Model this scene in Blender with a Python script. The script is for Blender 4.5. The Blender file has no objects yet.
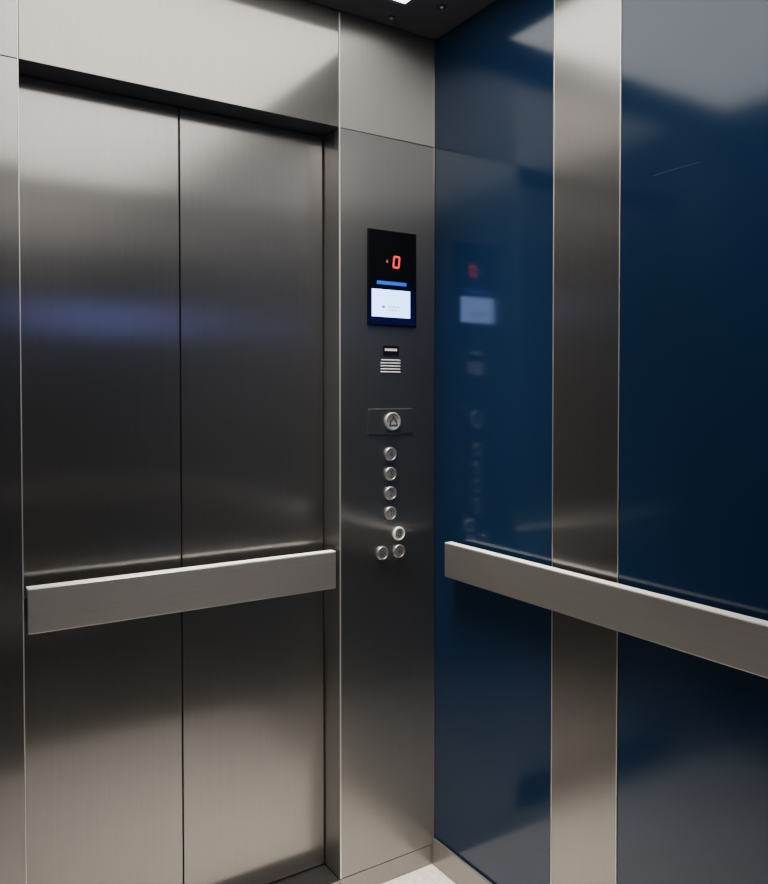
import bpy, bmesh, math, random
from mathutils import Vector, Matrix
random.seed(7)
scn = bpy.context.scene
col = scn.collection

# ------------------------------------------------------------------ dimensions (metres)
W_L, W_B, H = -1.45, -2.10, 2.4111          # left wall x, back wall y, ceiling z; right wall x=0, front wall y=0
XL, XJ, ZS = -1.105, -0.3193, 2.10          # door opening left / right / top
REC = 0.0879                                # depth of the door recess
XSEAM = -0.7267                             # where the two door leaves meet
S1, S2 = -0.4757, -0.6794                   # steel strip on the right wall
ZB = 0.0587                                 # kick plate height

# ------------------------------------------------------------------ materials
def new_mat(name):
    m = bpy.data.materials.new(name); m.use_nodes = True
    nt = m.node_tree
    return m, nt, nt.nodes['Principled BSDF']

def simple(name, rgb, rough=0.5, metal=0.0, emit=None, strength=0.0, ior=1.5, spec=0.5):
    m, nt, b = new_mat(name)
    b.inputs['Base Color'].default_value = (*rgb, 1)
    b.inputs['Roughness'].default_value = rough
    b.inputs['Metallic'].default_value = metal
    b.inputs['IOR'].default_value = ior
    b.inputs['Specular IOR Level'].default_value = spec
    if emit:
        b.inputs['Emission Color'].default_value = (*emit, 1)
        b.inputs['Emission Strength'].default_value = strength
    return m

def steel(name, tangent, grain_scale, rgb=(0.335, 0.323, 0.315), r1=0.18, r2=0.50, mix=0.44, aniso=0.88, bump=0.02):
    """brushed stainless steel: two anisotropic lobes, fine grain stretched along the brushing"""
    m, nt, b = new_mat(name)
    N, L = nt.nodes, nt.links
    out = N['Material Output']
    tc = N.new('ShaderNodeTexCoord'); mp = N.new('ShaderNodeMapping')
    mp.inputs['Scale'].default_value = grain_scale
    L.new(tc.outputs['Object'], mp.inputs['Vector'])
    nz = N.new('ShaderNodeTexNoise'); nz.inputs['Scale'].default_value = 1.0
    nz.inputs['Detail'].default_value = 3
    L.new(mp.outputs['Vector'], nz.inputs['Vector'])
    big = N.new('ShaderNodeTexNoise'); big.inputs['Scale'].default_value = 2.2; big.inputs['Detail'].default_value = 2
    L.new(tc.outputs['Object'], big.inputs['Vector'])
    cr = N.new('ShaderNodeMapRange')
    cr.inputs['To Min'].default_value = 0.90; cr.inputs['To Max'].default_value = 1.08
    L.new(nz.outputs['Fac'], cr.inputs['Value'])
    hs = N.new('ShaderNodeMix'); hs.data_type = 'RGBA'; hs.blend_type = 'MULTIPLY'
    hs.inputs['Factor'].default_value = 1.0
    hs.inputs['A'].default_value = (*rgb, 1)
    L.new(cr.outputs['Result'], hs.inputs['B'])
    cv = N.new('ShaderNodeCombineXYZ')
    for i, k in enumerate('XYZ'): cv.inputs[k].default_value = tangent[i]
    bp = N.new('ShaderNodeBump'); bp.inputs['Strength'].default_value = bump; bp.inputs['Distance'].default_value = 0.001
    L.new(nz.outputs['Fac'], bp.inputs['Height'])
    rr = N.new('ShaderNodeMapRange'); rr.inputs['To Min'].default_value = r1 - 0.02; rr.inputs['To Max'].default_value = r1 + 0.02
    L.new(big.outputs['Fac'], rr.inputs['Value'])
    b2 = N.new('ShaderNodeBsdfPrincipled')
    for bb in (b, b2):
        bb.inputs['Metallic'].default_value = 1.0
        bb.inputs['Anisotropic'].default_value = aniso
        L.new(hs.outputs['Result'], bb.inputs['Base Color'])
        L.new(cv.outputs['Vector'], bb.inputs['Tangent'])
        L.new(bp.outputs['Normal'], bb.inputs['Normal'])
    L.new(rr.outputs['Result'], b.inputs['Roughness'])
    b2.inputs['Roughness'].default_value = r2; b2.inputs['Metallic'].default_value = 0.84
    mx = N.new('ShaderNodeMixShader'); mx.inputs['Fac'].default_value = mix
    L.new(b.outputs['BSDF'], mx.inputs[1]); L.new(b2.outputs['BSDF'], mx.inputs[2])
    L.new(mx.outputs['Shader'], out.inputs['Surface'])
    return m

M = {}
M['steel_front'] = steel('brushed_steel_front', (1, 0, 0), (420, 420, 5))
M['steel_header'] = steel('brushed_steel_header', (1, 0, 0), (420, 420, 5), rgb=(.31, .298, .287), r1=0.13, aniso=0.3, mix=0.4)
M['steel_upper'] = steel('brushed_steel_upper', (1, 0, 0), (420, 420, 5), r1=0.40, r2=0.55, aniso=0.95)
M['steel_side'] = steel('brushed_steel_side', (0, 1, 0), (420, 420, 5))
M['steel_rail_front'] = steel('rail_steel_front', (0, 0, 1), (6, 500, 500), rgb=(.40, .385, .37), r1=0.30, r2=0.62, mix=0.6, aniso=0.2)
M['steel_rail_side'] = steel('rail_steel_side', (0, 0, 1), (500, 6, 500), rgb=(.40, .385, .37), r1=0.30, r2=0.62, mix=0.6, aniso=0.2)
M['steel_edge'] = simple('polished_steel_edge', (.85, .82, .78), 0.5, 1.0)
M['edge_highlight'] = simple('rail_highlight', (.95, .94, .92), 0.4, 0.0)  # near-white strip paints the ceiling light caught along the rail tops
M['steel_button'] = simple('button_steel', (.42, .415, .41), 0.36, 0.75)
M['satin_button'] = simple('satin_button', (.40, .40, .42), 0.5, 0.45)
M['shaft'] = simple('dark_shaft', (.006, .006, .006), 0.9)
M['groove'] = simple('engraved_groove', (.07, .07, .075), 0.6)
M['ceiling'] = simple('dark_ceiling_paint', (.10, .10, .112), 0.5)
M['black_glass'] = simple('black_glass', (.004, .004, .005), 0.10)
M['black_plastic'] = simple('black_plastic', (.006, .006, .008), 0.35)
M['white_print'] = simple('white_print', (.75, .76, .74), 0.5, emit=(1, 1, .97), strength=0.15)  # print emits a faint glow of its own
M['slat'] = simple('pale_grille_slat', (.80, .78, .78), 0.5)
M['red_led'] = simple('red_led', (.2, .01, .005), 0.4, emit=(1.0, .07, .06), strength=2.6)
M['dim_led'] = simple('dim_red_led', (.2, .05, .04), 0.4, emit=(1.0, .28, .25), strength=0.35)
M['info_bar'] = simple('blue_info_bar', (.02, .06, .2), 0.4, emit=(.06, .20, 1.0), strength=0.75)
M['screen'] = simple('white_screen', (.5, .5, .55), 0.4, emit=(.30, .48, 1.0), strength=3.0)
M['back_glow'] = simple('blue_glow', (.01, .02, .06), 0.4, emit=(.26, .40, 1.0), strength=0.8)
M['icon'] = simple('screen_icon_blue', (.05, .09, .25), 0.5, emit=(.16, .26, .55), strength=0.7)
M['text'] = simple('screen_text_grey', (.4, .42, .45), 0.5, emit=(.6, .66, .72), strength=0.85)
M['button_light'] = simple('lit_button_ring', (.75, .72, .70), 0.35, emit=(1, .95, .92), strength=0.10)
M['diffuser'] = simple('light_diffuser', (.8, .8, .8), 0.5, emit=(1.0, .965, .92), strength=2.9)
M['light_frame'] = simple('light_frame_black', (.03, .03, .03), 0.5)
M['stud'] = simple('ceiling_stud_metal', (.55, .55, .57), 0.3, 1.0)
M['scratch'] = simple('scratch_grey', (.07, .10, .14), 0.5)

def lcd_glow():
    m, nt, b = new_mat('lcd_backlight_blue')
    N, L = nt.nodes, nt.links
    b.inputs['Base Color'].default_value = (.002, .003, .008, 1); b.inputs['Roughness'].default_value = 0.10
    tc = N.new('ShaderNodeTexCoord'); sx = N.new('ShaderNodeSeparateXYZ'); L.new(tc.outputs['Object'], sx.inputs['Vector'])
    mr = N.new('ShaderNodeMapRange'); mr.inputs['From Min'].default_value = 0.062; mr.inputs['From Max'].default_value = -0.03
    mr.inputs['To Min'].default_value = 0.0; mr.inputs['To Max'].default_value = 0.032
    L.new(sx.outputs['Z'], mr.inputs['Value'])
    b.inputs['Emission Color'].default_value = (.01, .16, 1.0, 1)
    L.new(mr.outputs['Result'], b.inputs['Emission Strength'])
    return m
M['lcd'] = lcd_glow()

def navy():
    m, nt, b = new_mat('navy_gloss_panel')
    N, L = nt.nodes, nt.links
    b.inputs['Base Color'].default_value = (.0062, .033, .072, 1)
    b.inputs['IOR'].default_value = 1.55
    tc = N.new('ShaderNodeTexCoord'); nz = N.new('ShaderNodeTexNoise'); nz.inputs['Scale'].default_value = 3
    L.new(tc.outputs['Object'], nz.inputs['Vector'])
    mr = N.new('ShaderNodeMapRange'); mr.inputs['To Min'].default_value = 0.11; mr.inputs['To Max'].default_value = 0.14
    L.new(nz.outputs['Fac'], mr.inputs['Value']); L.new(mr.outputs['Result'], b.inputs['Roughness'])
    return m
M['navy'] = navy()

def floor_tone():
    m, nt, b = new_mat('speckled_stone_floor')
    N, L = nt.nodes, nt.links
    tc = N.new('ShaderNodeTexCoord')
    n1 = N.new('ShaderNodeTexNoise'); n1.inputs['Scale'].default_value = 55; n1.inputs['Detail'].default_value = 5
    n2 = N.new('ShaderNodeTexVoronoi'); n2.inputs['Scale'].default_value = 130
    br = N.new('ShaderNodeTexBrick'); br.offset = 0.0; br.inputs['Scale'].default_value = 1.0
    br.inputs['Brick Width'].default_value = 0.30; br.inputs['Row Height'].default_value = 0.30
    br.inputs['Mortar Size'].default_value = 0.0016
    br.inputs['Color1'].default_value = (1, 1, 1, 1); br.inputs['Color2'].default_value = (.97, .97, .97, 1); br.inputs['Mortar'].default_value = (.74, .72, .70, 1)
    mp = N.new('ShaderNodeMapping'); mp.inputs['Location'].default_value = (0.07, 0.245, 0)
    L.new(tc.outputs['Object'], mp.inputs['Vector']); L.new(mp.outputs['Vector'], br.inputs['Vector'])
    for n in (n1, n2): L.new(tc.outputs['Object'], n.inputs['Vector'])
    r1 = N.new('ShaderNodeValToRGB')
    r1.color_ramp.elements[0].position = .35; r1.color_ramp.elements[0].color = (.84, .77, .70, 1)
    r1.color_ramp.elements[1].position = .62; r1.color_ramp.elements[1].color = (.97, .92, .86, 1)
    L.new(n1.outputs['Fac'], r1.inputs['Fac'])
    r2 = N.new('ShaderNodeMapRange'); r2.inputs['From Max'].default_value = .7; r2.inputs['To Min'].default_value = .93; r2.inputs['To Max'].default_value = 1.05
    L.new(n2.outputs['Distance'], r2.inputs['Value'])
    a = N.new('ShaderNodeMix'); a.data_type = 'RGBA'; a.blend_type = 'MULTIPLY'; a.inputs['Factor'].default_value = 1
    L.new(r1.outputs['Color'], a.inputs['A']); L.new(r2.outputs['Result'], a.inputs['B'])
    c = N.new('ShaderNodeMix'); c.data_type = 'RGBA'; c.blend_type = 'MULTIPLY'; c.inputs['Factor'].default_value = 1
    L.new(a.outputs['Result'], c.inputs['A']); L.new(br.outputs['Color'], c.inputs['B'])
    L.new(c.outputs['Result'], b.inputs['Base Color'])
    b.inputs['Roughness'].default_value = 0.45
    return m
M['floor'] = floor_tone()
M['floor_dark'] = simple('dark_floor_sheet', (.012, .011, .011), 0.9)

# ------------------------------------------------------------------ mesh helpers
def bm_box(bm, lo, hi, bevel=0.0, seg=2):
    lo, hi = Vector(lo), Vector(hi)
    r = bmesh.ops.create_cube(bm, size=1.0)
    vs = r['verts']
    for v in vs:
        v.co = Vector((lo[i] + (v.co[i] + .5) * (hi[i] - lo[i]) for i in range(3)))
    if bevel:
        es = {e for v in vs for e in v.link_edges}
        bmesh.ops.bevel(bm, geom=list(es), offset=bevel, segments=seg, profile=.5, affect='EDGES')

def obj(name, bm, mat, parent=None, smooth=False, origin=None):
    """link a bmesh (world coordinates) as ONE object with a local origin"""
    me = bpy.data.meshes.new(name)
    bmesh.ops.recalc_face_normals(bm, faces=bm.faces)
    if origin is None:
        mn = Vector((min(v.co[i] for v in bm.verts) for i in range(3))); mx = Vector((max(v.co[i] for v in bm.verts) for i in range(3)))
        origin = (mn + mx) / 2
    origin = Vector(origin)
    bmesh.ops.translate(bm, verts=bm.verts, vec=-origin)
    bm.to_mesh(me); bm.free()
    if smooth:
        for p in me.polygons: p.use_smooth = True
    o = bpy.data.objects.new(name, me); col.objects.link(o)
    me.materials.append(M[mat])
    pw = Vector((0, 0, 0)); q = parent
    while q is not None: pw += q.location; q = q.parent
    o.parent = parent
    o.location = origin - pw
    return o

def box(name, lo, hi, mat, parent=None, bevel=0.0, seg=2):
    bm = bmesh.new(); bm_box(bm, lo, hi, bevel, seg)
    return obj(name, bm, mat, parent)

def thing(name, label, cat, loc, group=None):
    o = bpy.data.objects.new(name, None); col.objects.link(o)
    o.empty_display_size = 0.03
    o.location = loc; o['label'] = label; o['category'] = cat
    if group: o['group'] = group
    return o

def struct(o):
    o['kind'] = 'structure'; return o

def lathe_y(bm, cx, cz, prof, seg=40):
    """surface of revolution about an axis along y through (cx,cz); prof = [(radius, y)], closed at the axis when radius is 0"""
    rings = []
    for r, y in prof:
        if r < 1e-7: rings.append([bm.verts.new((cx, y, cz))])
        else: rings.append([bm.verts.new((cx + r * math.cos(2 * math.pi * k / seg), y, cz + r * math.sin(2 * math.pi * k / seg))) for k in range(seg)])
    for a, b in zip(rings, rings[1:]):
        for k in range(seg):
            k2 = (k + 1) % seg
            if len(a) == 1 and len(b) == 1: continue
            if len(a) == 1: bm.faces.new((a[0], b[k], b[k2]))
            elif len(b) == 1: bm.faces.new((a[k], b[0], a[k2]))
            else: bm.faces.new((a[k], b[k], b[k2], a[k2]))

def lathe_z(bm, cx, cy, prof, seg=32):
    lathe_y(bm, 0, 0, [(r, z) for r, z in prof], seg)
    for v in bm.verts: v.co = Vector((cx + v.co.x, cy + v.co.z, v.co.y))

def stroke(bm, pts, w, y0, y1, closed=False):
    """flat strokes of width w drawn in the xz plane from y0 (front) to y1"""
    n = len(pts)
    for i in range(n if closed else n - 1):
        a, b = Vector(pts[i]), Vector(pts[(i + 1) % n])
        d = (b - a).normalized(); p = Vector((-d.y, d.x)) * w / 2
        a2, b2 = a - d * w * .35, b + d * w * .35
        c = [a2 + p, b2 + p, b2 - p, a2 - p]
        f = [bm.verts.new((q.x, y0, q.y)) for q in c]; g = [bm.verts.new((q.x, y1, q.y)) for q in c]
        bm.faces.new(f); bm.faces.new(g[::-1])
        for k in range(4): bm.faces.new((f[k], g[k], g[(k + 1) % 4], f[(k + 1) % 4]))

# ------------------------------------------------------------------ room shell
T = 0.10
struct(box('floor', (W_L - T, W_B - T, -0.08), (T, 0.30, 0.0), 'floor'))

t = thing('floor_tone', 'unseen dark sheet added to darken the rear floor in the door reflections', 'helper', (W_L / 2, -1.66, 0))  # added out of view: darkens the rear floor that the doors reflect
box('dark_sheet', (W_L + .03, W_B + .03, 0.0), (-.03, -1.27, .006), 'floor_dark', t, .002)

# ceiling with an opening for the light
PX0, PX1, PY0, PY1 = -1.22, -0.180, -1.98, -0.112      # luminous panel
bm = bmesh.new()
bm_box(bm, (W_L - T, PY1, H), (T, 0.30, H + .08)); bm_box(bm, (W_L - T, W_B - T, H), (T, PY0, H + .08))
bm_box(bm, (W_L - T, PY0, H), (PX0, PY1, H + .08)); bm_box(bm, (PX1, PY0, H), (T, PY1, H + .08))
struct(obj('ceiling', bm, 'ceiling'))

t = thing('ceiling_light', 'large rectangular white luminous panel set into the dark ceiling', 'light', ((PX0 + PX1) / 2, (PY0 + PY1) / 2, H))
bm = bmesh.new()
f = 0.004
bm_box(bm, (PX0, PY0, H + .002), (PX1, PY0 + f, H + .05)); bm_box(bm, (PX0, PY1 - f, H + .002), (PX1, PY1, H + .05))
bm_box(bm, (PX0, PY0 + f, H + .002), (PX0 + f, PY1 - f, H + .05)); bm_box(bm, (PX1 - f, PY0 + f, H + .002), (PX1, PY1 - f, H + .05))
obj('frame', bm, 'light_frame', t)
box('diffuser', (PX0 + f, PY0 + f, H + .004), (PX1 - f, PY1 - f, H + .012), 'diffuser', t)

def ceiling_stud(x, y, r, label):
    t = thing('ceiling_stud', label, 'stud', (x, y, H), 'round studs in the dark ceiling')
    bm = bmesh.new(); lathe_z(bm, x, y, [(0, H), (r * 1.35, H), (r * 1.35, H - .002), (r * 1.1, H - .003)]); obj('flange', bm, 'light_frame', t, True)
    bm = bmesh.new(); lathe_z(bm, x, y, [(r * 1.05, H - .0025), (r, H - .0045), (r * .75, H - .0062), (r * .35, H - .0072), (0, H - .0075)]); obj('cap', bm, 'stud', t, True)
ceiling_stud(-0.0983, -0.164, 0.0085, 'round metal stud in dark ceiling nearest the blue wall')
ceiling_stud(-0.1791, -0.0437, 0.0070, 'small round metal stud in dark ceiling above the button panel')

# ---- front wall
wf = struct(box('wall_front', (W_L - T, REC + .06, -0.0), (T, REC + .16, H), 'shaft'))
g = 0.0006   # half a joint
D = REC + .055
def fpanel(name, x0, x1, z0, z1, d=D, mat='steel_front'):
    return box(name, (x0 + g, 0, z0 + g), (x1 - g, d, z1 - g), mat, wf, 0.0009)
fpanel('return_panel', XJ, 0.0012, ZB, ZS)
fpanel('kick_plate', XJ, 0.0012, 0.0, ZB)
fpanel('upper_panel', XJ, 0.0012, ZS, H, D, 'steel_upper')
fpanel('header_panel', XL, XJ, ZS, H, D, 'steel_header')
fpanel('return_panel', W_L, XL, ZB, ZS)
fpanel('kick_plate', W_L, XL, 0.0, ZB)
fpanel('upper_panel', W_L, XL, ZS, H)
# bright folded edges beside the opening
for x in (XL, XJ):
    s = 1 if x == XJ else -1
    x0, x1 = sorted((x + s * .0002, x + s * (.0042 if s > 0 else .0026)))
    box('edge_trim', (x0, -0.0010, ZB + g), (x1, 0.0012, H - .006), 'steel_edge', wf, 0.0004, 1)
box('edge_trim', (-.0034, -.0008, ZB + .02), (-.0014, .0012, H - .006), 'steel_front', wf, 0.0004, 1)
# sill under the leaves
struct(box('trim_1', (XL + .001, 0.0, 0.0), (XJ - .001, REC + .05, ZB - .002), 'steel_front', None, 0.001))

# ---- the two door leaves
def leaf(name, x0, x1):
    return struct(box(name, (x0, REC, ZB + .002), (x1, REC + .035, ZS - .003), 'steel_front', None, 0.0012))
leaf('door_1', XL + .003, XSEAM - .0019)
leaf('door_2', XSEAM + .0019, XJ - .0028)

# ---- side and back walls of navy panels with steel strips
def sidewall(root, x, sgn, splits):
    """panels on a wall at x, facing away from sgn"""
    for k, (a, b, kind) in enumerate(splits):
        x0, x1 = sorted((x, x + sgn * .02))
        if kind == 'navy':
            box('blue_panel', (x0, min(a, b) + .0008, 0.0), (x1, max(a, b) - .0008, H - .001), 'navy', root, 0.0008, 1)
        else:
            s = box('steel_strip', (x0, min(a, b) + .0008, 0.0), (x1, max(a, b) - .0008, H - .001), 'steel_side', root, 0.0008, 1)
            for e in (a, b):
                q = 1 if e == min(a, b) else -1
                y0, y1 = sorted((e + q * .0010, e + q * .0032))
                xa, xb = sorted((x - sgn * .0010, x + sgn * .001))
                box('edge_trim', (xa, y0, 0.001), (xb, y1, H - .002), 'steel_edge', s, 0.0003, 1)
wr = struct(box('wall_right', (.02, W_B, 0.0), (.02 + T, D, H), 'shaft'))
sidewall(wr, 0.0, 1, [(0.0, S1, 'navy'), (S1, S2, 'steel'), (S2, -1.42, 'navy'), (-1.42, -1.62, 'steel'), (-1.62, W_B, 'navy')])
wl = struct(box('wall_left', (W_L - .02 - T, W_B, 0.0), (W_L - .02, D, H), 'shaft'))
sidewall(wl, W_L, -1, [(0.0, S1, 'navy'), (S1, S2, 'steel'), (S2, -1.42, 'navy'), (-1.42, -1.62, 'steel'), (-1.62, W_B, 'navy')])
wb = struct(box('wall_back', (W_L, W_B - .02 - T, 0.0), (0.0, W_B - .02, H), 'shaft'))
for a, b, kind in ((W_L, -0.98, 'navy'), (-0.98, -0.47, 'steel'), (-0.47, 0.0, 'navy')):
    box('blue_panel' if kind == 'navy' else 'steel_strip', (a + .001, W_B - .02, 0.0), (b - .001, W_B, 2.119), 'navy' if kind == 'navy' else 'steel_front', wb, .0008, 1)

box('upper_panel', (W_L + .001, W_B - .02, 2.121), (-.001, W_B, H - .001), 'steel_front', wb, .0008, 1)  # unseen steel band, added to brighten what the upper doors reflect

# faint hairline scratch on the right navy panel
bm = bmesh.new()
pts = [(-0.7639, 1.8388), (-0.80, 1.8402), (-0.835, 1.8400), (-0.8753, 1.8399)]
for (y0, z0), (y1, z1) in zip(pts, pts[1:]):
    v = [bm.verts.new(c) for c in ((-.0003, y0, z0 - .0004), (-.0003, y1, z1 - .0004), (-.0003, y1, z1 + .0004), (-.0003, y0, z0 + .0004))]
    bm.faces.new(v)
obj('scratch', bm, 'scratch', wr)

# skirting on the right, left and back walls
struct(box('baseboard_right', (-.0085, W_B + .002, 0.0), (-.0005, -.0008, 0.0800), 'steel_side', None, 0.0024))
struct(box('baseboard_left', (W_L + .0005, W_B + .002, 0.0), (W_L + .0105, -.0008, 0.0700), 'steel_side', None, 0.0018))
struct(box('baseboard_back', (W_L + .012, W_B + .0005, 0.0), (-.012, W_B + .0105, 0.0700), 'steel_front', None, 0.0018))

# ------------------------------------------------------------------ handrails
t = thing('handrail', 'flat brushed steel handrail bar across the closed lift doors', 'handrail', ((XL + XJ) / 2, .02, .86))
box('bar', (-1.0982, .002, .8590), (-.3285, .029, .9598), 'steel_rail_front', t, 0.0030, 3)
box('top_highlight', (-1.0970, .0030, .9594), (-.3297, .0280, .9608), 'edge_highlight', t, .0005, 1)
for x0, x1 in ((XL + .0018, -1.0915), (-.3355, XJ - .0018)):
    box('bracket', (x0, .0275, .885), (x1, .045, .935), 'groove', t, 0.001)

t = thing('handrail', 'long flat brushed steel handrail bar along the navy wall', 'handrail', (-.04, -.9, .87))
RX = -0.047
box('bar', (RX, -1.95, .8775), (RX + .026, -.1090, .9725), 'steel_rail_side', t, 0.0030, 3)
box('top_highlight', (RX + .0010, -1.949, .9721), (RX + .0250, -.1100, .9735), 'edge_highlight', t, .0005, 1)
for y in (-.33, -.95, -1.7):
    bm = bmesh.new(); lathe_y(bm, 0, 0, [(0, 0), (.009, 0), (.009, .0185), (0, .0185)], 20)
    for v in bm.verts: v.co = Vector((RX + .0255 + v.co.y, y + v.co.x, .9235 + v.co.z))
    obj('bracket', bm, 'steel_edge', t, False)

t = thing('handrail', 'flat brushed steel handrail bar along the back wall', 'handrail', (-.72, W_B + .04, .87))
box('bar', (W_L + .15, W_B + .025, .8755), (-.15, W_B + .047, .9715), 'steel_rail_front', t, 0.0022, 3)
for x in (-1.2, -.72, -.25):
    bm = bmesh.new(); lathe_y(bm, x, .9235, [(0, W_B), (.009, W_B), (.009, W_B + .0255), (0, W_B + .0255)], 20)
    obj('bracket', bm, 'steel_edge', t, False)

t = thing('blue_glow_panel', 'unseen blue glowing panel added on the back wall to tint the door reflections', 'screen', (-.41, W_B, 1.68))  # added behind the camera: puts a blue band into the door reflections
box('frame', (-.80, W_B - .0005, 1.68), (-.02, W_B + .012, 1.865), 'black_plastic', t, .002)
box('screen', (-.79, W_B + .0115, 1.69), (-.03, W_B + .0126, 1.855), 'back_glow', t)  # glowing face, there only for its reflection

# ------------------------------------------------------------------ floor indicator
IX0, IX1, IZ0, IZ1 = -.2312, -.0695, 1.5755, 1.8412
t = thing('floor_indicator', 'black glass floor indicator with red digit 0 above a white screen', 'display', ((IX0 + IX1) / 2, 0, IZ0))
F = -.006
box('glass_body', (IX0, F, IZ0), (IX1, .0005, IZ1), 'black_glass', t, 0.0012)
y0, y1 = F - .0006, F + .0003
box('backlight', (IX0 + .005, y0 + .0003, IZ0 + .005), (IX1 - .005, y1, 1.712), 'lcd', t)
box('information_bar', (-.2030, y0, 1.6903), (-.1040, y1, 1.7000), 'info_bar', t, .0003, 1)
s = box('screen', (-.2195, y0, 1.6005), (-.0915, y1, 1.6768), 'screen', t, .0003, 1)
yt = y0 - .0004
bm = bmesh.new(); lathe_y(bm, -.1815, 1.6285, [(0, yt), (.0035, yt), (.0035, y0 + .0002), (0, y0 + .0002)], 20)
for v in bm.verts: v.co.x = -.1815 + (v.co.x + .1815) * 1.35
obj('icon', bm, 'icon', s)
for z, xs in ((1.6295, [(-.1665, .009), (-.155, .006), (-.1465, .008), (-.1360, .007)]), (1.6205, [(-.1655, .006), (-.155, .008), (-.144, .007)])):
    bm = bmesh.new()
    for x, w in xs: bm_box(bm, (x, yt, z - .0024), (x + w, y0 + .0002, z + .0024))
    obj('text_line', bm, 'text', s)
# seven-segment nought, slightly slanted
bm = bmesh.new()
cx, cz, hw, hh, sl = -.1380, 1.7555, .0090, .0150, .10
def sl_(x, z): return (cx + x + sl * z, cz + z)
e = .0022
for a, b in (((-hw + e, hh), (hw - e, hh)), ((-hw + e, -hh), (hw - e, -hh)), ((-hw, hh - e), (-hw, e)), ((hw, hh - e), (hw, e)), ((-hw, -e), (-hw, -hh + e)), ((hw, -e), (hw, -hh + e))):
    stroke(bm, [sl_(*a), sl_(*b)], .0048, y0, y1)
obj('digit', bm, 'red_led', t)
bm = bmesh.new()
v0 = [bm.verts.new((x, y0, z)) for x, z in ((-.1735, 1.7520), (-.1650, 1.7520), (-.1692, 1.7615))]
v1 = [bm.verts.new((v.co.x, y1, v.co.z)) for v in v0]
bm.faces.new(v0); bm.faces.new(v1[::-1])
for k in range(3): bm.faces.new((v0[k], v1[k], v1[(k + 1) % 3], v0[(k + 1) % 3]))
obj('arrow', bm, 'dim_led', t)

# ------------------------------------------------------------------ small black sign and speaker grille
t = thing('label_plate', 'tiny black label plate with one white line, above the speaker grille', 'sign', (-.153, 0, 1.4935))
box('plate', (-.1795, -.0025, 1.4935), (-.1270, .0005, 1.5215), 'black_plastic', t, .0006, 1)
bm = bmesh.new()
x = -.1745
for w in (.0052, .0040, .0062, .0046, .0058, .0042, .0050):
    bm_box(bm, (x, -.0030, 1.5068), (x + w, -.0022, 1.5132)); x += w + .0009
obj('lettering', bm, 'white_print', t)

t = thing('speaker_grille', 'speaker grille of five pale horizontal slats under the black label plate', 'speaker', (-.154, 0, 1.447))
for k in range(5):
    z = 1.4812 - k * .0083
    box('slat', (-.1872 + .002 * (k == 0), -.0022, z - .0017), (-.1212, .0005, z + .0017), 'slat', t, .0010, 2)
# ------------------------------------------------------------------ buttons
def glyph(bm, kind, cx, cz, s, y0, y1):
    S = {'4': [[(.35, -1), (.35, 1), (-.6, -.3), (.75, -.3)]],
         '3': [[(-.5, 1), (.5, 1), (-.05, .2), (.5, -.3), (.3, -.9), (-.5, -1)]],
         '2': [[(-.55, .6), (-.2, 1), (.35, .95), (.5, .45), (-.55, -1), (.6, -1)]],
         '1': [[(-.35, .55), (.1, 1), (.1, -1)]],
         '0': [[(-.4, .7), (0, 1), (.4, .7), (.4, -.7), (0, -1), (-.4, -.7), (-.4, .7)]],
         'bell': [[(-.75, -.55), (-.55, .1), (0, .75), (.55, .1), (.75, -.55)], [(-.75, -.55), (.75, -.55)], [(0, .75), (0, .95)]],
         'open': [[(-.35, .7), (-.95, 0), (-.35, -.7)], [(.35, .7), (.95, 0), (.35, -.7)], [(0, .8), (0, -.8)]],
         'close': [[(-.95, .7), (-.35, 0), (-.95, -.7)], [(.95, .7), (.35, 0), (.95, -.7)], [(0, .8), (0, -.8)]]}[kind]
    for pl in S: stroke(bm, [(cx + a * s, cz + b * s) for a, b in pl], s * .26, y0, y1)

def push_button(x, z, r, kind, label, lit=False, depth=.009):
    t = thing('push_button', label, 'button', (x, 0, z), 'round steel lift buttons')
    bm = bmesh.new()
    lathe_y(bm, x, z, [(r * .80, .0003), (r, .0003), (r, -depth * .55), (r * .95, -depth * .85), (r * .86, -depth), (r * .78, -depth), (r * .76, -depth * .72)])
    obj('ring', bm, 'button_light' if lit else 'steel_button', t, True)
    bm = bmesh.new()
    c = depth * .78
    lathe_y(bm, x, z, [(r * .77, -.0002), (r * .77, -c * .92), (r * .70, -c), (r * .35, -c * 1.06), (0, -c * 1.08)])
    cap = obj('cap', bm, 'steel_button', t, True)
    bm = bmesh.new(); glyph(bm, kind, x, z, r * .40, -c * 1.09 - .0003, -c * .95)
    obj('symbol', bm, 'groove', cap)
    return t
BX = -.1567
push_button(BX, 1.2172, .0195, '4', 'topmost of the four stacked steel floor buttons, under the square plate')
push_button(BX, 1.1615, .0195, '3', 'steel floor button second from top in the column of four')
push_button(BX, 1.1070, .0195, '2', 'steel floor button third from top in the column of four')
push_button(BX, 1.0507, .0195, '1', 'lowest of the four stacked steel floor buttons')
push_button(-.1285, .9905, .0195, '0', 'lit button with bright white ring, right of centre below the column', True)
push_button(-.1844, .9405, .0195, 'open', 'left button of the bottom pair of steel buttons')
push_button(-.1280, .9405, .0195, 'close', 'right button of the bottom pair, under the lit button')

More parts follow.
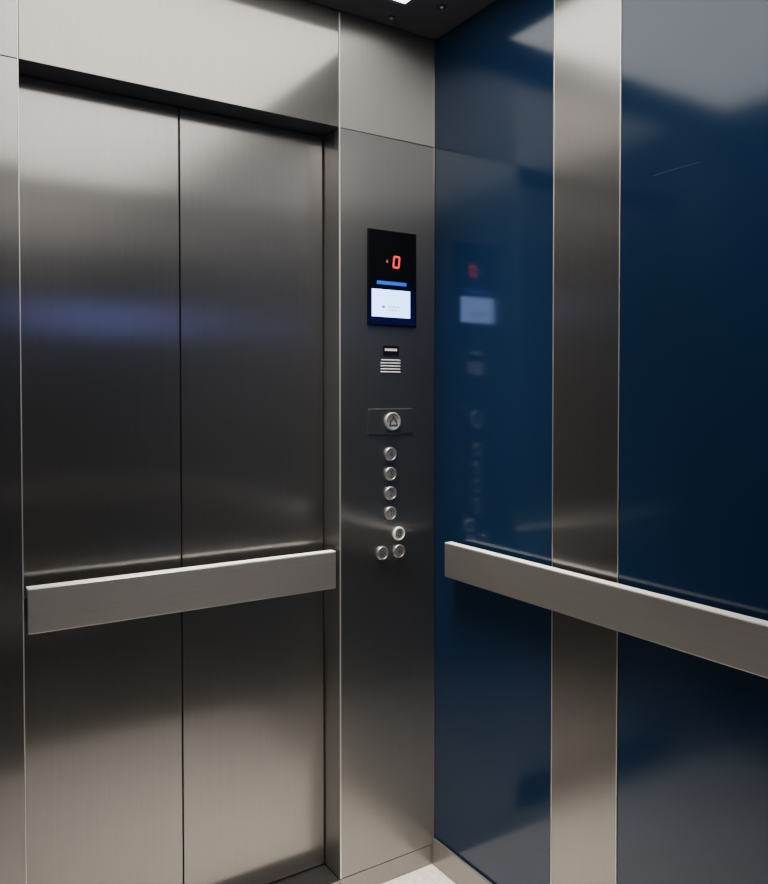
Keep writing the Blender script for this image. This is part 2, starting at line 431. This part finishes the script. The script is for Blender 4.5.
t = thing('call_plate', 'rectangular steel plate with large protruding round button above the floor buttons', 'control plate', (-.1545, 0, 1.2748))
box('plate', (-.2285, -.0030, 1.2748), (-.0804, .0005, 1.3450), 'steel_front', t, .0012, 2)
bm = bmesh.new()
r, d = .0255, .011
lathe_y(bm, -.1510, 1.3090, [(r, -.0026), (r, -d * .88), (r * .95, -d), (r * .82, -d), (r * .80, -d * .96), (0, -d * .96)], 48)
bt = obj('button', bm, 'satin_button', t, True)
bm = bmesh.new(); glyph(bm, 'bell', -.1510, 1.3075, r * .64, -d - .0002, -d * .94)
obj('symbol', bm, 'groove', bt)

# ------------------------------------------------------------------ lamp: added downward fill under the ceiling panel, brightens the corner floor
ld = bpy.data.lights.new('floor_fill', 'AREA'); ld.shape = 'RECTANGLE'; ld.size = 0.5; ld.size_y = 0.3
ld.spread = math.radians(62); ld.energy = 6.2; ld.color = (1.0, .93, .85)
lo = bpy.data.objects.new('floor_fill', ld); col.objects.link(lo); lo.location = (-.45, PY1 - .17, H - .001)

# ------------------------------------------------------------------ camera
cd = bpy.data.cameras.new('camera'); cam = bpy.data.objects.new('camera', cd); col.objects.link(cam)
yaw, pitch, roll, fpx, sy = 0.5732, -0.0213, -0.0005, 784.131, -28.316
fw = Vector((math.sin(yaw) * math.cos(pitch), math.cos(yaw) * math.cos(pitch), math.sin(pitch)))
rt = Vector((math.cos(yaw), -math.sin(yaw), 0)); up = rt.cross(fw)
r2 = rt * math.cos(roll) + up * math.sin(roll); u2 = up * math.cos(roll) - rt * math.sin(roll)
m = Matrix((r2, u2, -fw)).transposed().to_4x4(); m.translation = Vector((-1.3658, -1.8435, 1.3777))
cam.matrix_world = m
cd.sensor_fit = 'HORIZONTAL'; cd.sensor_width = 36; cd.lens = fpx / 768 * 36
cd.shift_y = sy / 768
cd.clip_start = 0.01
scn.camera = cam

# ------------------------------------------------------------------ world and colour
w = bpy.data.worlds.new('world'); scn.world = w; w.use_nodes = True
w.node_tree.nodes['Background'].inputs['Color'].default_value = (0.01, 0.01, 0.012, 1)
scn.view_settings.view_transform = 'Filmic'
scn.view_settings.look = 'Medium High Contrast'
scn.view_settings.exposure = 0.0
scn.cycles.use_denoising = True
scn.cycles.max_bounces = 12; scn.cycles.glossy_bounces = 8
scn.cycles.sample_clamp_indirect = 8
